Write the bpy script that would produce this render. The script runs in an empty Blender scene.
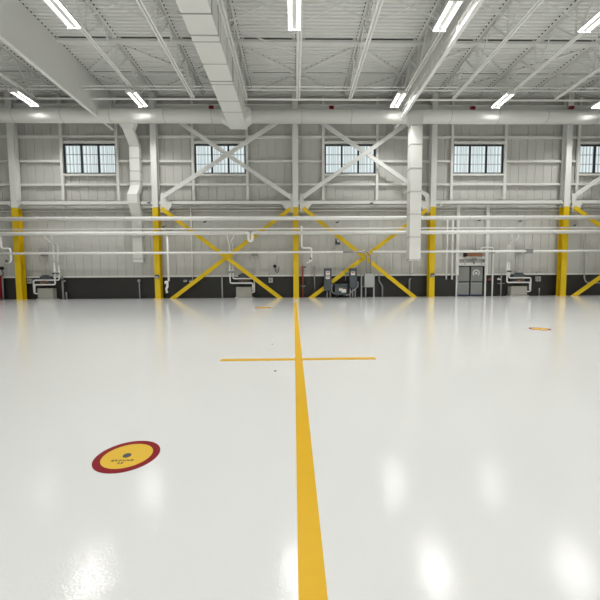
import bpy, math
from math import sin, cos, tan, atan, atan2, pi, radians, degrees, sqrt
from mathutils import Vector, Matrix

S = bpy.context.scene
COL = S.collection

# ------------------------------------------------------------------ camera
FPX, HC = 330.0, 1.35
pitch, yaw, roll = atan(21/FPX), atan(6/FPX), radians(-.35)
F = Vector((sin(yaw)*cos(pitch), cos(yaw)*cos(pitch), -sin(pitch)))
R0 = Vector((cos(yaw), -sin(yaw), 0)); U0 = R0.cross(F)
RR = R0*cos(roll)+U0*sin(roll); UU = -R0*sin(roll)+U0*cos(roll)
cam_d = bpy.data.cameras.new('camera'); cam = bpy.data.objects.new('camera', cam_d); COL.objects.link(cam)
cam_d.sensor_width = 36; cam_d.sensor_fit = 'HORIZONTAL'; cam_d.lens = 36*FPX/600; cam_d.clip_end = 300
m = Matrix((RR, UU, -F)).transposed().to_4x4(); m.translation = (0, 0, HC); cam.matrix_world = m
S.camera = cam

def _ray(x, y): return F*FPX+RR*(x-300)+UU*(300-y)
def P(x, y, Y):                      # a measured spot on an upright plane at distance Y
    d = _ray(x, y); t = Y/d.y; p = d*t; return Vector((p.x, Y, p.z+HC))
def G(x, y, Z=0):                    # a measured spot on a level plane at height Z
    d = _ray(x, y); t = (Z-HC)/d.z; p = d*t; return Vector((p.x, p.y, Z))
def PX(x, y, Y): return P(x, y, Y).x
def PZ(x, y, Y): return P(x, y, Y).z

# ------------------------------------------------------------------ materials
def mat(name, col, rough=.5, metal=0, bump=0, bscale=30, vary=0, emit=None, spec=.5):
    mt = bpy.data.materials.new(name); mt.use_nodes = True
    nt = mt.node_tree; b = nt.nodes['Principled BSDF']
    b.inputs['Base Color'].default_value = (*col, 1); b.inputs['Roughness'].default_value = rough
    b.inputs['Metallic'].default_value = metal; b.inputs['Specular IOR Level'].default_value = spec
    if emit:
        b.inputs['Emission Color'].default_value = (*emit[0], 1); b.inputs['Emission Strength'].default_value = emit[1]
    if bump or vary:
        tc = nt.nodes.new('ShaderNodeTexCoord'); n = nt.nodes.new('ShaderNodeTexNoise')
        n.inputs['Scale'].default_value = bscale; n.inputs['Detail'].default_value = 3
        nt.links.new(tc.outputs['Object'], n.inputs['Vector'])
        if bump:
            bp = nt.nodes.new('ShaderNodeBump'); bp.inputs['Strength'].default_value = bump; bp.inputs['Distance'].default_value = .01
            nt.links.new(n.outputs['Fac'], bp.inputs['Height']); nt.links.new(bp.outputs['Normal'], b.inputs['Normal'])
        if vary:
            n2 = nt.nodes.new('ShaderNodeTexNoise'); n2.inputs['Scale'].default_value = 1.3; n2.inputs['Detail'].default_value = 5
            nt.links.new(tc.outputs['Object'], n2.inputs['Vector'])
            mx = nt.nodes.new('ShaderNodeMix'); mx.data_type = 'RGBA'
            mx.inputs['A'].default_value = (*[c*(1-vary) for c in col], 1); mx.inputs['B'].default_value = (*[min(1, c*(1+vary)) for c in col], 1)
            nt.links.new(n2.outputs['Fac'], mx.inputs['Factor']); nt.links.new(mx.outputs['Result'], b.inputs['Base Color'])
    return mt

M = {}
M['white'] = mat('white_painted_steel', (.80, .80, .76), .45, vary=.03)
M['steel'] = mat('off_white_primed_steel', (.80, .805, .775), .5, vary=.03)
M['deck'] = mat('painted_roof_deck', (.83, .835, .805), .6, vary=.03)
M['wall'] = mat('grey_liner_panel', (.59, .585, .548), .55, vary=.03)
M['duct'] = mat('painted_sheet_duct', (.79, .79, .75), .42, vary=.03)
M['curtain'] = mat('draft_curtain_sheet', (.82, .825, .80), .6, vary=.02)
M['pipe'] = mat('white_jacketed_pipe', (.90, .90, .87), .35)
M['yellow'] = mat('yellow_paint', (.80, .55, .004), .4, vary=.05)
M['dark'] = mat('charcoal_wainscot', (.022, .021, .019), .45, vary=.1)
M['black'] = mat('black_frame', (.012, .012, .013), .4)
M['galv'] = mat('galvanised_conduit', (.36, .36, .36), .35, metal=.4)
M['greybox'] = mat('light_grey_enclosure', (.44, .45, .43), .4)
M['dgrey'] = mat('dark_grey_enclosure', (.075, .09, .10), .4)
M['beige'] = mat('beige_cabinet', (.42, .41, .36), .45)
M['door'] = mat('grey_door_paint', (.26, .27, .255), .4)
M['blue'] = mat('dark_blue_kick_strip', (.05, .07, .16), .4)
M['red'] = mat('red_device', (.28, .02, .03), .4)
M['redpipe'] = mat('red_pipe_paint', (.42, .07, .03), .4)
M['brown'] = mat('rust_brown', (.28, .12, .06), .6)
M['label'] = mat('label_paper', (.75, .73, .7), .5)
M['lpink'] = mat('label_print', (.5, .2, .15), .5)
M['ltext'] = mat('dark_print', (.06, .05, .04), .6)
M['line'] = mat('yellow_floor_paint', (.74, .43, .008), .35, bump=.12, bscale=90, vary=.04, spec=.25)
M['ringred'] = mat('dark_red_decal', (.24, .008, .016), .5, spec=.15)
M['disc'] = mat('yellow_decal', (.75, .47, .03), .4, spec=.3)
M['stud'] = mat('dark_blue_grey_stud', (.06, .08, .12), .4, metal=.3)
M['tube'] = mat('fluorescent_lens', (.9, .9, .9), .4, emit=((1, .99, .96), 6))
M['seam'] = mat('duct_seam_metal', (.40, .40, .38), .5)
M['gap_shade'] = mat('dark_gap_shade', (.03, .03, .028), .8)  # dark colour standing in for the shade in gaps under the deck
M['green'] = mat('green_indicator', (.02, .25, .1), .4)

# floor: glossy white epoxy with orange-peel texture
def floor_mat():
    mt = bpy.data.materials.new('white_epoxy_floor'); mt.use_nodes = True; nt = mt.node_tree
    b = nt.nodes['Principled BSDF']; tc = nt.nodes.new('ShaderNodeTexCoord')
    n = nt.nodes.new('ShaderNodeTexNoise'); n.inputs['Scale'].default_value = 85; n.inputs['Detail'].default_value = 2
    n2 = nt.nodes.new('ShaderNodeTexNoise'); n2.inputs['Scale'].default_value = .35; n2.inputs['Detail'].default_value = 4
    n3 = nt.nodes.new('ShaderNodeTexNoise'); n3.inputs['Scale'].default_value = 1.2; n3.inputs['Detail'].default_value = 3
    for q in (n, n2, n3): nt.links.new(tc.outputs['Object'], q.inputs['Vector'])
    cr = nt.nodes.new('ShaderNodeMix'); cr.data_type = 'RGBA'
    cr.inputs['A'].default_value = (.735, .74, .73, 1); cr.inputs['B'].default_value = (.78, .785, .775, 1)
    nt.links.new(n2.outputs['Fac'], cr.inputs['Factor']); nt.links.new(cr.outputs['Result'], b.inputs['Base Color'])
    bp = nt.nodes.new('ShaderNodeBump'); bp.inputs['Strength'].default_value = .3; bp.inputs['Distance'].default_value = .002
    nt.links.new(n.outputs['Fac'], bp.inputs['Height'])
    bp2 = nt.nodes.new('ShaderNodeBump'); bp2.inputs['Strength'].default_value = .12; bp2.inputs['Distance'].default_value = .01
    nt.links.new(n3.outputs['Fac'], bp2.inputs['Height']); nt.links.new(bp.outputs['Normal'], bp2.inputs['Normal'])
    nt.links.new(bp2.outputs['Normal'], b.inputs['Normal'])
    b.inputs['Roughness'].default_value = .085; b.inputs['Specular IOR Level'].default_value = .27
    return mt
M['floor'] = floor_mat()

# translucent fluted window sheet lit by the daylight behind it
def pane_mat():
    mt = bpy.data.materials.new('daylit_fluted_pane'); mt.use_nodes = True; nt = mt.node_tree
    b = nt.nodes['Principled BSDF']; tc = nt.nodes.new('ShaderNodeTexCoord')
    w = nt.nodes.new('ShaderNodeTexWave'); w.wave_type = 'BANDS'; w.bands_direction = 'X'
    w.inputs['Scale'].default_value = 1.35; w.inputs['Distortion'].default_value = .6
    nt.links.new(tc.outputs['Object'], w.inputs['Vector'])
    mx = nt.nodes.new('ShaderNodeMix'); mx.data_type = 'RGBA'
    mx.inputs['A'].default_value = (.48, .58, .61, 1); mx.inputs['B'].default_value = (.80, .87, .88, 1)
    nt.links.new(w.outputs['Fac'], mx.inputs['Factor'])
    nt.links.new(mx.outputs['Result'], b.inputs['Emission Color']); b.inputs['Emission Strength'].default_value = .98
    b.inputs['Base Color'].default_value = (.1, .12, .12, 1); b.inputs['Roughness'].default_value = .3
    return mt
M['pane'] = pane_mat()

# ------------------------------------------------------------------ mesh builder
def fillet(path, rad, k=4):
    out = [path[0]]
    for i in range(1, len(path)-1):
        a, b, c = path[i-1], path[i], path[i+1]
        u = (a-b); v = (c-b); r = min(rad, u.length*.48, v.length*.48)
        if r < 1e-4 or u.length < 1e-6 or v.length < 1e-6: out.append(b); continue
        u.normalize(); v.normalize()
        if u.dot(v) < -.999: out.append(b); continue
        p0 = b+u*r; p1 = b+v*r
        for j in range(k+1):
            t = j/k; out.append(p0*(1-t)**2+b*2*t*(1-t)+p1*t*t)
    out.append(path[-1]); return out

class MB:
    def __init__(s): s.v = []; s.f = []; s.sm = []; s.mi = []
    def _add(s, vs, fs, sm=False, mi=0):
        o = len(s.v); s.v += [Vector(v) for v in vs]
        for f in fs: s.f.append([i+o for i in f]); s.sm.append(sm); s.mi.append(mi)
        return s
    def box(s, x0, x1, y0, y1, z0, z1, mi=0):
        x0, x1 = sorted((x0, x1)); y0, y1 = sorted((y0, y1)); z0, z1 = sorted((z0, z1))
        vs = [(x0,y0,z0),(x1,y0,z0),(x1,y1,z0),(x0,y1,z0),(x0,y0,z1),(x1,y0,z1),(x1,y1,z1),(x0,y1,z1)]
        return s._add(vs, [(0,3,2,1),(4,5,6,7),(0,1,5,4),(1,2,6,5),(2,3,7,6),(3,0,4,7)], mi=mi)
    def bar(s, a, b, w, h, up=(0, 0, 1), mi=0):        # rectangular bar: w sideways, h along up
        a = Vector(a); b = Vector(b); d = (b-a).normalized(); up = Vector(up)
        if abs(d.dot(up)) > .98: up = Vector((0, 1, 0))
        sd = d.cross(up).normalized(); uq = sd.cross(d).normalized()
        vs = [p+sd*(i*w/2)+uq*(j*h/2) for p in (a, b) for i, j in ((-1,-1),(1,-1),(1,1),(-1,1))]
        return s._add(vs, [(0,1,2,3),(7,6,5,4),(0,4,5,1),(1,5,6,2),(2,6,7,3),(3,7,4,0)], mi=mi)
    def tube(s, path, r, n=12, rad=None, mi=0, caps=True):
        path = [Vector(p) for p in path]
        if rad is None: rad = r*2.6
        if len(path) > 2: path = fillet(path, rad)
        q = [path[0]]
        for p in path[1:]:
            if (p-q[-1]).length > 1e-5: q.append(p)
        path = q; N = len(path); tg = []
        for i in range(N):
            a = path[max(i-1, 0)]; b = path[min(i+1, N-1)]; tg.append((b-a).normalized())
        up = Vector((0, 1, 0)) if abs(tg[0].y) < .9 else Vector((0, 0, 1))
        vs = []; nrm = (up-tg[0]*up.dot(tg[0])).normalized()
        for i in range(N):
            nrm = (nrm-tg[i]*nrm.dot(tg[i]))
            nrm = nrm.normalized() if nrm.length > 1e-5 else Vector((1, 0, 0))
            bn = tg[i].cross(nrm)
            for k in range(n):
                a = 2*pi*k/n; vs.append(path[i]+nrm*cos(a)*r+bn*sin(a)*r)
        fs = [(i*n+k, i*n+(k+1) % n, (i+1)*n+(k+1) % n, (i+1)*n+k) for i in range(N-1) for k in range(n)]
        s._add(vs, fs, True, mi)
        if caps:
            o = len(s.v)-len(vs)
            s.f.append([o+k for k in range(n)][::-1]); s.sm.append(False); s.mi.append(mi)
            s.f.append([o+(N-1)*n+k for k in range(n)]); s.sm.append(False); s.mi.append(mi)
        return s
    def cyl(s, a, b, r, n=20, mi=0): return s.tube([a, b], r, n, mi=mi)
    def ring(s, a, b, r0, r1, n=24):                       # collar
        return s.tube([a, b], r1, n)
    def prism(s, pts, a0, a1, axis='y', mi=0):             # polygon extruded along axis
        n = len(pts)
        def mk(p, a):
            return {'y': (p[0], a, p[1]), 'x': (a, p[0], p[1]), 'z': (p[0], p[1], a)}[axis]
        vs = [mk(p, a0) for p in pts]+[mk(p, a1) for p in pts]
        fs = [tuple(range(n)), tuple(range(2*n-1, n-1, -1))]+[(i, i+n, (i+1) % n+n, (i+1) % n) for i in range(n)]
        return s._add(vs, fs, mi=mi)
    def loft(s, rects, mi=0):                              # rects: lists of 4 points each
        vs = [p for r in rects for p in r]; n = len(rects)
        fs = [(3, 2, 1, 0), tuple(4*(n-1)+i for i in range(4))]
        for j in range(n-1):
            for i in range(4): fs.append((4*j+i, 4*j+(i+1) % 4, 4*(j+1)+(i+1) % 4, 4*(j+1)+i))
        return s._add(vs, fs, mi=mi)
    def disc(s, c, r, z0, z1, n=48, mi=0):
        return s.prism([(c[0]+r*cos(2*pi*i/n), c[1]+r*sin(2*pi*i/n)) for i in range(n)], z0, z1, 'z', mi)
    def annulus(s, c, r0, r1, z0, z1, n=64):
        vs = []
        for z in (z0, z1):
            for r in (r0, r1):
                vs += [(c[0]+r*cos(2*pi*i/n), c[1]+r*sin(2*pi*i/n), z) for i in range(n)]
        fs = []
        for i in range(n):
            j = (i+1) % n
            fs += [(2*n+i, 3*n+i, 3*n+j, 2*n+j), (i, j, n+j, n+i), (n+i, n+j, 3*n+j, 3*n+i), (i, 2*n+i, 2*n+j, j)]
        return s._add(vs, fs)
    def build(s, name, m, parent=None, loc=None, bevel=0):
        me = bpy.data.meshes.new(name); org = Vector((0, 0, 0))
        if parent is not None: org = world_loc(parent)
        elif loc is not None: org = Vector(loc)
        else:
            xs = [v.x for v in s.v]; ys = [v.y for v in s.v]; zs = [v.z for v in s.v]
            org = Vector(((min(xs)+max(xs))/2, (min(ys)+max(ys))/2, min(zs)))
        me.from_pydata([v-org for v in s.v], [], s.f)
        me.polygons.foreach_set('use_smooth', s.sm); me.polygons.foreach_set('material_index', s.mi)
        for q in (m if isinstance(m, (list, tuple)) else [m]): me.materials.append(M[q] if isinstance(q, str) else q)
        import bmesh as bm_
        b = bm_.new(); b.from_mesh(me); bm_.ops.recalc_face_normals(b, faces=b.faces); b.to_mesh(me); b.free()
        me.update()
        o = bpy.data.objects.new(name, me); COL.objects.link(o)
        if parent is not None: o.parent = parent
        else: o.location = org
        if bevel:
            bv = o.modifiers.new('bevel', 'BEVEL'); bv.width = bevel; bv.segments = 2; bv.limit_method = 'ANGLE'
        return o

def world_loc(o):
    v = Vector(o.location)
    while o.parent: o = o.parent; v += Vector(o.location)
    return v
def tag(o, label, cat, group=None):
    o['label'] = label; o['category'] = cat
    if group: o['group'] = group
    return o
def struct(o): o['kind'] = 'structure'; return o
def thing(name, loc, label, cat, group=None):
    o = bpy.data.objects.new(name, None); COL.objects.link(o); o.location = loc; o.empty_display_size = .2
    return tag(o, label, cat, group)
def tree_copy(o, parent=None):
    c = o.copy(); COL.objects.link(c)
    if parent is not None: c.parent = parent
    for ch in [q for q in COL.objects if q.parent == o]: tree_copy(ch, c)
    return c

# ------------------------------------------------------------------ main dimensions
YC, YW, YP = 23.65, 24.35, 23.22          # column face, wall inner face, front pipe centre
ZD, ZB = 14.25, 12.70                     # underside of deck, joist bottom chord
XL, XR, YB = -27.0, 27.5, -17.0
JX = lambda k: .35+3.27*k
ORD = ['', 'first', 'second', 'third', 'fourth', 'fifth', 'sixth']

# ------------------------------------------------------------------ shell
struct(MB().box(XL-.3, XR+.3, YB-.3, YW+.3, -.2, 0).build('floor', 'floor', loc=(0, 0, 0)))
def deck():
    b = MB(); y = YB; pr = []
    while y < YW+.2:                        # flutes run across, 0.19 m apart
        pr += [(y, ZD), (y+.10, ZD), (y+.125, ZD+.075), (y+.205, ZD+.075)]; y += .23
    vs = [(XL-.3, p[0], p[1]) for p in pr]+[(XR+.3, p[0], p[1]) for p in pr]; n = len(pr)
    b._add(vs, [(i, i+1, n+i+1, n+i) for i in range(n-1)])
    b.box(XL-.3, XR+.3, YB, YW+.3, ZD+.2, ZD+.3)
    return struct(b.build('ceiling', 'deck', loc=(0, 0, ZD)))
CEIL = deck()

# windows: X extent and heights on the wall plane (3 panels each)
WZ0, WZ1 = PZ(220, 173.6, YW-.1), PZ(220, 145.0, YW-.1)
wins = []
for (a, b) in ((65, 116), (195.5, 245.2), (325.2, 374.6), (453.2, 502.3)):
    wins.append((PX(a, 160, YW-.1), PX(b, 160, YW-.1)))
w_last = PX(578.5, 160, YW-.1); wins.append((w_last, w_last+3.46)); wins.insert(0, (wins[0][0]-9.85, wins[0][1]-9.85))

def rib_wall(name, x0, x1, holes, y, z0, z1):
    b = MB(); P0 = .61
    def seg(xa, xb, za, zb):
        pr = [(xa, 0)]; k = math.ceil(xa/P0)
        while k*P0 < xb-.05:
            c = k*P0
            if c-.03 > xa+.01:
                pr += [(c-.02, 0), (c-.012, .03), (c+.012, .03), (c+.02, 0)]
            k += 1
        pr.append((xb, 0)); n = len(pr)
        vs = [(p[0], y+p[1], za) for p in pr]+[(p[0], y+p[1], zb) for p in pr]
        b._add(vs, [(i, i+1, n+i+1, n+i) for i in range(n-1)])
    edges = [x0]
    for h in holes: edges += [h[0], h[1]]
    edges.append(x1)
    for i in range(0, len(edges), 2): seg(edges[i], edges[i+1], z0, z1)
    for h in holes: seg(h[0], h[1], z0, WZ0); seg(h[0], h[1], WZ1, z1)
    # outer skin
    for i in range(0, len(edges), 2): b.box(edges[i], edges[i+1], y+.12, y+.25, z0, z1)
    for h in holes: b.box(h[0], h[1], y+.12, y+.25, z0, WZ0); b.box(h[0], h[1], y+.12, y+.25, WZ1, z1)
    return struct(b.build(name, 'wall', loc=(0, y, 0)))
rib_wall('wall_back', XL-.3, XR+.3, wins, YW, 0, ZD+.2)
struct(MB().box(XL-.3, XL, YB, YW+.2, 0, ZD+.2).build('wall_left', 'wall'))
struct(MB().box(XR, XR+.3, YB, YW+.2, 0, ZD+.2).build('wall_right', 'wall'))
struct(MB().box(XL-.3, XR+.3, YB-.3, YB, 0, ZD+.2).build('wall_front', 'white'))

# dark wainscot with its pale ledge, and wall girts
WX0, WX1 = PX(455.2, 285, YW), PX(485.8, 285, YW)
zl = PZ(300, 276.3, YW-.15)
struct(MB().box(XL, WX0, YW-.07, YW-.03, 0, zl).box(WX1, XR, YW-.07, YW-.03, 0, zl).build('trim_1', 'dark'))
struct(MB().box(XL, WX0, YW-.16, YW-.03, zl, zl+.12).box(WX1, XR, YW-.16, YW-.03, zl, zl+.12).build('trim_2', 'white'))
ti = 3
for y, hh in ((136.6, .14), (161, .14), (184.3, .14), (207.6, .05), (210.5, .05)):
    z = PZ(300, y, YW-.22)
    b = MB()
    if y == 161:
        xs = [XL]+[q for w in wins for q in (w[0]-.25, w[1]+.25)]+[XR]
        for i in range(0, len(xs), 2): b.box(xs[i], xs[i+1], YW-.22, YW-.03, z-hh/2, z+hh/2)
    else: b.box(XL, XR, YW-.22, YW-.03, z-hh/2, z+hh/2)
    struct(b.build('trim_%d' % ti, 'white')); ti += 1
zs202 = PZ(300, 202.3, 23.8)

# windows with posts, head and sill
zw_top = ZD
for i, (a, c) in enumerate(wins):
    w = struct(MB().box(a-.03, a+.05, YW-.16, YW-.02, WZ0-.03, WZ1+.03).box(c-.05, c+.03, YW-.16, YW-.02, WZ0-.03, WZ1+.03)
        .box(a+.05, c-.05, YW-.16, YW-.02, WZ1-.06, WZ1+.03).box(a+.05, c-.05, YW-.16, YW-.02, WZ0-.03, WZ0+.05)
        .build('window_%d' % (i+1), 'black', loc=(0, 0, 0)))
    t = (c-a)/3
    mu = MB()
    for k in (1, 2): mu.box(a+k*t-.06, a+k*t+.06, YW-.16, YW-.02, WZ0+.05, WZ1-.06)
    mu.build('mullion', 'black', w)
    for k in range(3):
        x0 = a+k*t+.06; x1 = a+(k+1)*t-.06
        gp = MB().box(x0, x1, YW-.06, YW-.04, WZ0+.05, WZ1-.06).build('pane', 'pane', w)
        gb = MB()
        for q in (1, 2): gb.box(x0, x1, YW-.085, YW-.06, WZ0+(WZ1-WZ0)*q/3-.022, WZ0+(WZ1-WZ0)*q/3+.022)
        for q in (1, 2, 3): gb.box(x0+(x1-x0)*q/4-.012, x0+(x1-x0)*q/4+.012, YW-.08, YW-.062, WZ0+.05, WZ1-.06)
        gb.build('glazing_bar', 'seam', w)
    fr = MB()
    for x in (a-.15, c+.15): fr.box(x-.09, x+.09, YW-.28, YW-.16, zs202, zw_top)
    fr.build('window_post', 'white', w)
    MB().box(a-.06, c+.06, YW-.26, YW-.14, WZ1+.06, WZ1+.22).build('window_head', 'white', w)
    MB().box(a-.06, c+.06, YW-.26, YW-.14, WZ0-.18, WZ0-.05).build('window_sill', 'white', w)

# ------------------------------------------------------------------ columns, strut beams, bracing
CX = [PX(16.6, 250, YC), PX(156.5, 250, YC), PX(295.9, 250, YC), PX(432.5, 250, YC), PX(565.0, 250, YC)]
ZY = PZ(296, 207, YC)
cnames = ['far left of the wall, left of the grey cabinet', 'at the left end of the first crossed brace', 'in the middle, where the yellow floor line ends',
          'right of the hanging rectangular duct', 'far right of the wall']
def column(x, lab):
    t = thing('steel_column', (x, YC+.2, 0), 'steel column painted yellow below and white above, '+lab, 'column', 'steel columns along the wall')
    w = .2
    for z0, z1, mm, nm in ((.02, ZY, 'yellow', 'lower_section'), (ZY, ZD-.02, 'steel', 'upper_section')):
        MB().box(x-w, x+w, YC, YC+.03, z0, z1).box(x-w, x+w, YC+.39, YC+.42, z0, z1).box(x-.012, x+.012, YC+.03, YC+.39, z0, z1).build(nm, mm, t)
    MB().box(x-.26, x+.26, YC-.06, YC+.46, 0, .02).build('base_plate', 'yellow', t)
    return t
for x, l in zip(CX, cnames): column(x, l)
bx = [CX[0]-9.8]+CX+[CX[4]+9.8]
labs = ['left of the far left column', 'between the two leftmost columns', 'crossing above the left yellow cross brace', 'crossing above the right yellow cross brace',
        'above the grey double doors', 'right of the far right column']
for i in range(6):
    b = MB(); x0, x1 = bx[i]+.2, bx[i+1]-.2; h = .15; y = YC+.27
    x0 = max(x0, XL); x1 = min(x1, XR)
    b.box(x0, x1, y-.1, y-.07, zs202-h, zs202+h).box(x0, x1, y-.1, y+.1, zs202+h-.03, zs202+h).box(x0, x1, y-.1, y+.1, zs202-h, zs202-h+.03)
    tag(b.build('strut_beam', 'white'), 'white horizontal steel strut between columns, '+labs[i], 'beam', 'horizontal struts between the columns')
    b = MB(); zc = PZ(300, 106, 23.7)
    b.box(x0, x1, y-.12, y+.12, zc+.14, zc+.17).box(x0, x1, y-.12, y+.12, zc-.17, zc-.14).box(x0, x1, y-.01, y+.01, zc-.14, zc+.14)
    tag(b.build('eave_beam', 'steel'), 'pale eave beam high above the round duct, '+labs[i].replace('crossing above', 'above'), 'beam', 'eave beams')

def brace(name, pts, mm, y, lab, w=.26, grp=None):
    a, c = pts
    b = MB().bar(a, c, .2, w, up=(0, 0, 1))
    return tag(b.build(name, mm), lab, 'brace', grp)
YX = YC+.13
def wbrace(a, c, y, *r):
    return brace('cross_brace', (P(*a, y), P(*c, y)), *r)
# lower yellow crosses (one diagonal in front, the other behind it)
gy = 'yellow diagonal braces'
def db(a, c, y, mm, lab, w, grp):
    A = P(*a, y); C_ = P(*c, y); 
    d2 = (C_-A); d2.y = 0; d2.normalize(); nn = Vector((-d2.z, 0, d2.x))*(w/2)
    if A.z < .5: A = A-d2*.4
    if C_.z < .5: C_ = C_+d2*.4
    poly = [A+nn, C_+nn, C_-nn, A-nn]; out = []
    for i in range(4):
        p, q = poly[i], poly[(i+1) % 4]
        if p.z >= .003: out.append(p)
        if (p.z-.003)*(q.z-.003) < 0: out.append(p.lerp(q, (p.z-.003)/(p.z-q.z)))
    b = MB().prism([(p.x, p.z) for p in out], y-.04, y+.04); return tag(b.build('diagonal_brace', mm), lab, 'brace', grp)
db((161.5, 208.5), (279, 297), YX-.17, 'yellow', 'yellow diagonal brace falling to the right in the left bay, in front at the crossing', .27, gy)
db((174, 297.5), (290.3, 208.9), YX-.07, 'yellow', 'yellow diagonal brace rising to the right in the left bay', .27, gy)
db((303, 208), (413.5, 296.5), YX-.17, 'yellow', 'yellow diagonal brace falling to the right behind the grey electrical box', .27, gy)
db((311.5, 297.5), (426.8, 209.7), YX-.07, 'yellow', 'yellow diagonal brace rising to the right behind the dark disconnect switches', .27, gy)
db((574.5, 207.5), (640, 254), YX-.17, 'yellow', 'yellow diagonal brace leaving the top of the far right column', .27, gy)
db((574.5, 295.5), (640, 249), YX-.07, 'yellow', 'yellow diagonal brace rising from the floor beside the far right column', .27, gy)
gw = 'white diagonal braces'
db((164, 196), (278, 121.5), YX-.17, 'steel', 'white diagonal brace rising to the right across the second window', .27, gw)
db((180, 122.5), (290, 197), YX-.07, 'steel', 'white diagonal brace falling to the right across the second window', .27, gw)
db((303, 197), (414, 119), YX-.17, 'steel', 'white diagonal brace rising to the right across the third window', .27, gw)
db((318, 120), (426.8, 195.6), YX-.07, 'steel', 'white diagonal brace falling to the right across the third window', .27, gw)
db((576, 195), (640, 150), YX, 'steel', 'white diagonal brace rising from the far right column', .27, gw)
# gusset plates
def gusset(pts, lab, y=YX-.01):
    q = [P(a, b_, y) for a, b_ in pts]
    tag(MB().prism([(p.x, p.z) for p in q], y-.015, y+.015).build('gusset_plate', 'white'), lab, 'gusset plate', 'white gusset plates at brace ends')
gusset([(160.5, 193), (165.5, 193.5), (168.5, 201.5), (173, 202), (168, 212.5), (160.5, 212.5)], 'white gusset plate on the column left of the first yellow cross')
gusset([(281, 203), (291.5, 203), (286.5, 193.5), (293.2, 193.5), (293.2, 212.5), (288, 212.5)], 'white gusset plate on the left side of the middle column')
gusset([(299.8, 193.5), (306, 193.5), (303, 201.5), (313, 202), (306, 212.5), (299.8, 212.5)], 'white gusset plate on the right side of the middle column')
gusset([(419, 202), (426, 202), (424, 194), (431.5, 194), (431.5, 212.5), (424, 212.5)], 'white gusset plate on the column right of the hanging duct')
gusset([(572, 193.5), (577, 193.5), (576, 201), (583, 201.5), (578, 212), (572, 212)], 'white gusset plate on the right side of the far right column')
gusset([(6, 202.5), (10.5, 202.5), (10.5, 207)], 'small white gusset plate left of the far left column')
gusset([(16.8, 202.5), (23, 202.5), (16.8, 207.5)], 'small white gusset plate right of the far left column')
gusset([(560, 202), (566, 202), (566, 207)], 'small white gusset plate left of the far right column')
gusset([(440, 202.3), (445, 202.3), (440, 207)], 'small white gusset plate right of the fourth column')
for a, b_, l in ((228, 256, 'left'), (364.5, 255.5, 'right')):
    q = P(a, b_, YX-.22)
    tag(MB().prism([(q.x-.38, q.z+.02), (q.x-.02, q.z+.27), (q.x+.38, q.z-.02), (q.x+.02, q.z-.27)], q.y-.012, q.y+.003).build('cross_plate', 'yellow'),
        'yellow plate where the %s pair of yellow braces cross' % l, 'gusset plate', 'yellow plates at the crossings')

# ------------------------------------------------------------------ roof joists
def joist(k):
    x = JX(k)
    n = 'the one above the long yellow stripe' if k == 0 else ('%s to the %s of the centre one' % (ORD[abs(k)], 'left' if k < 0 else 'right'))
    return x, 'white open web roof joist, '+n
Y0J, Y1J = 5.0, 21.45
j0 = thing('roof_joist', (JX(0), 0, ZB), joist(0)[1], 'roof joist', 'roof joists under the deck')
x = JX(0); yt = YW-.45
MB().box(x-.14, x-.02, Y0J, yt, ZD-.022, ZD-.002).box(x+.02, x+.14, Y0J, yt, ZD-.022, ZD-.002).box(x-.035, x-.02, Y0J, yt, ZD-.14, ZD-.022).box(x+.02, x+.035, Y0J, yt, ZD-.14, ZD-.022).build('top_chord', 'steel', j0)
def flute_shades(xa, xb, ya, yb_):  # dark blocks filling the flutes, painted shade above a joist
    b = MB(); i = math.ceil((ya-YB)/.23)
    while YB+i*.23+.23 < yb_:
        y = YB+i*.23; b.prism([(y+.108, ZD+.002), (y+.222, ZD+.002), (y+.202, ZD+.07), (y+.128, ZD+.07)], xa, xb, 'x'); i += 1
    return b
o = flute_shades(x-.17, x+.17, 8, yt).build('flute_shade', 'gap_shade', j0); o['kind'] = 'stuff'
MB().box(x-.12, x-.03, Y0J, Y1J, ZB-.07, ZB-.045).box(x+.03, x+.12, Y0J, Y1J, ZB-.07, ZB-.045).box(x-.045, x-.03, Y0J, Y1J, ZB-.045, ZB+.05).box(x+.03, x+.045, Y0J, Y1J, ZB-.045, ZB+.05).build('bottom_chord', 'pipe', j0)
yb = Y1J-.1; first = True
while yb > Y0J:
    MB().bar((x, yb, ZB), (x, yb, ZD-.1), .045, .045).build('web_post', 'steel', j0)
    yn = min(yb+1.3, yt-.05)
    MB().bar((x, yb, ZB), (x, yn, ZD-.1), .06, .06, up=(1, 0, 0)).build('web_diagonal', 'steel', j0)
    if yb-1.3 > Y0J: MB().bar((x, yb, ZB), (x, yb-1.3, ZD-.1), .06, .06, up=(1, 0, 0)).build('web_diagonal', 'steel', j0)
    yb -= 2.6
for k in range(-6, 7):
    if k == 0: continue
    c = tree_copy(j0); c.location.x = JX(k); c['label'] = joist(k)[1]
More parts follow.
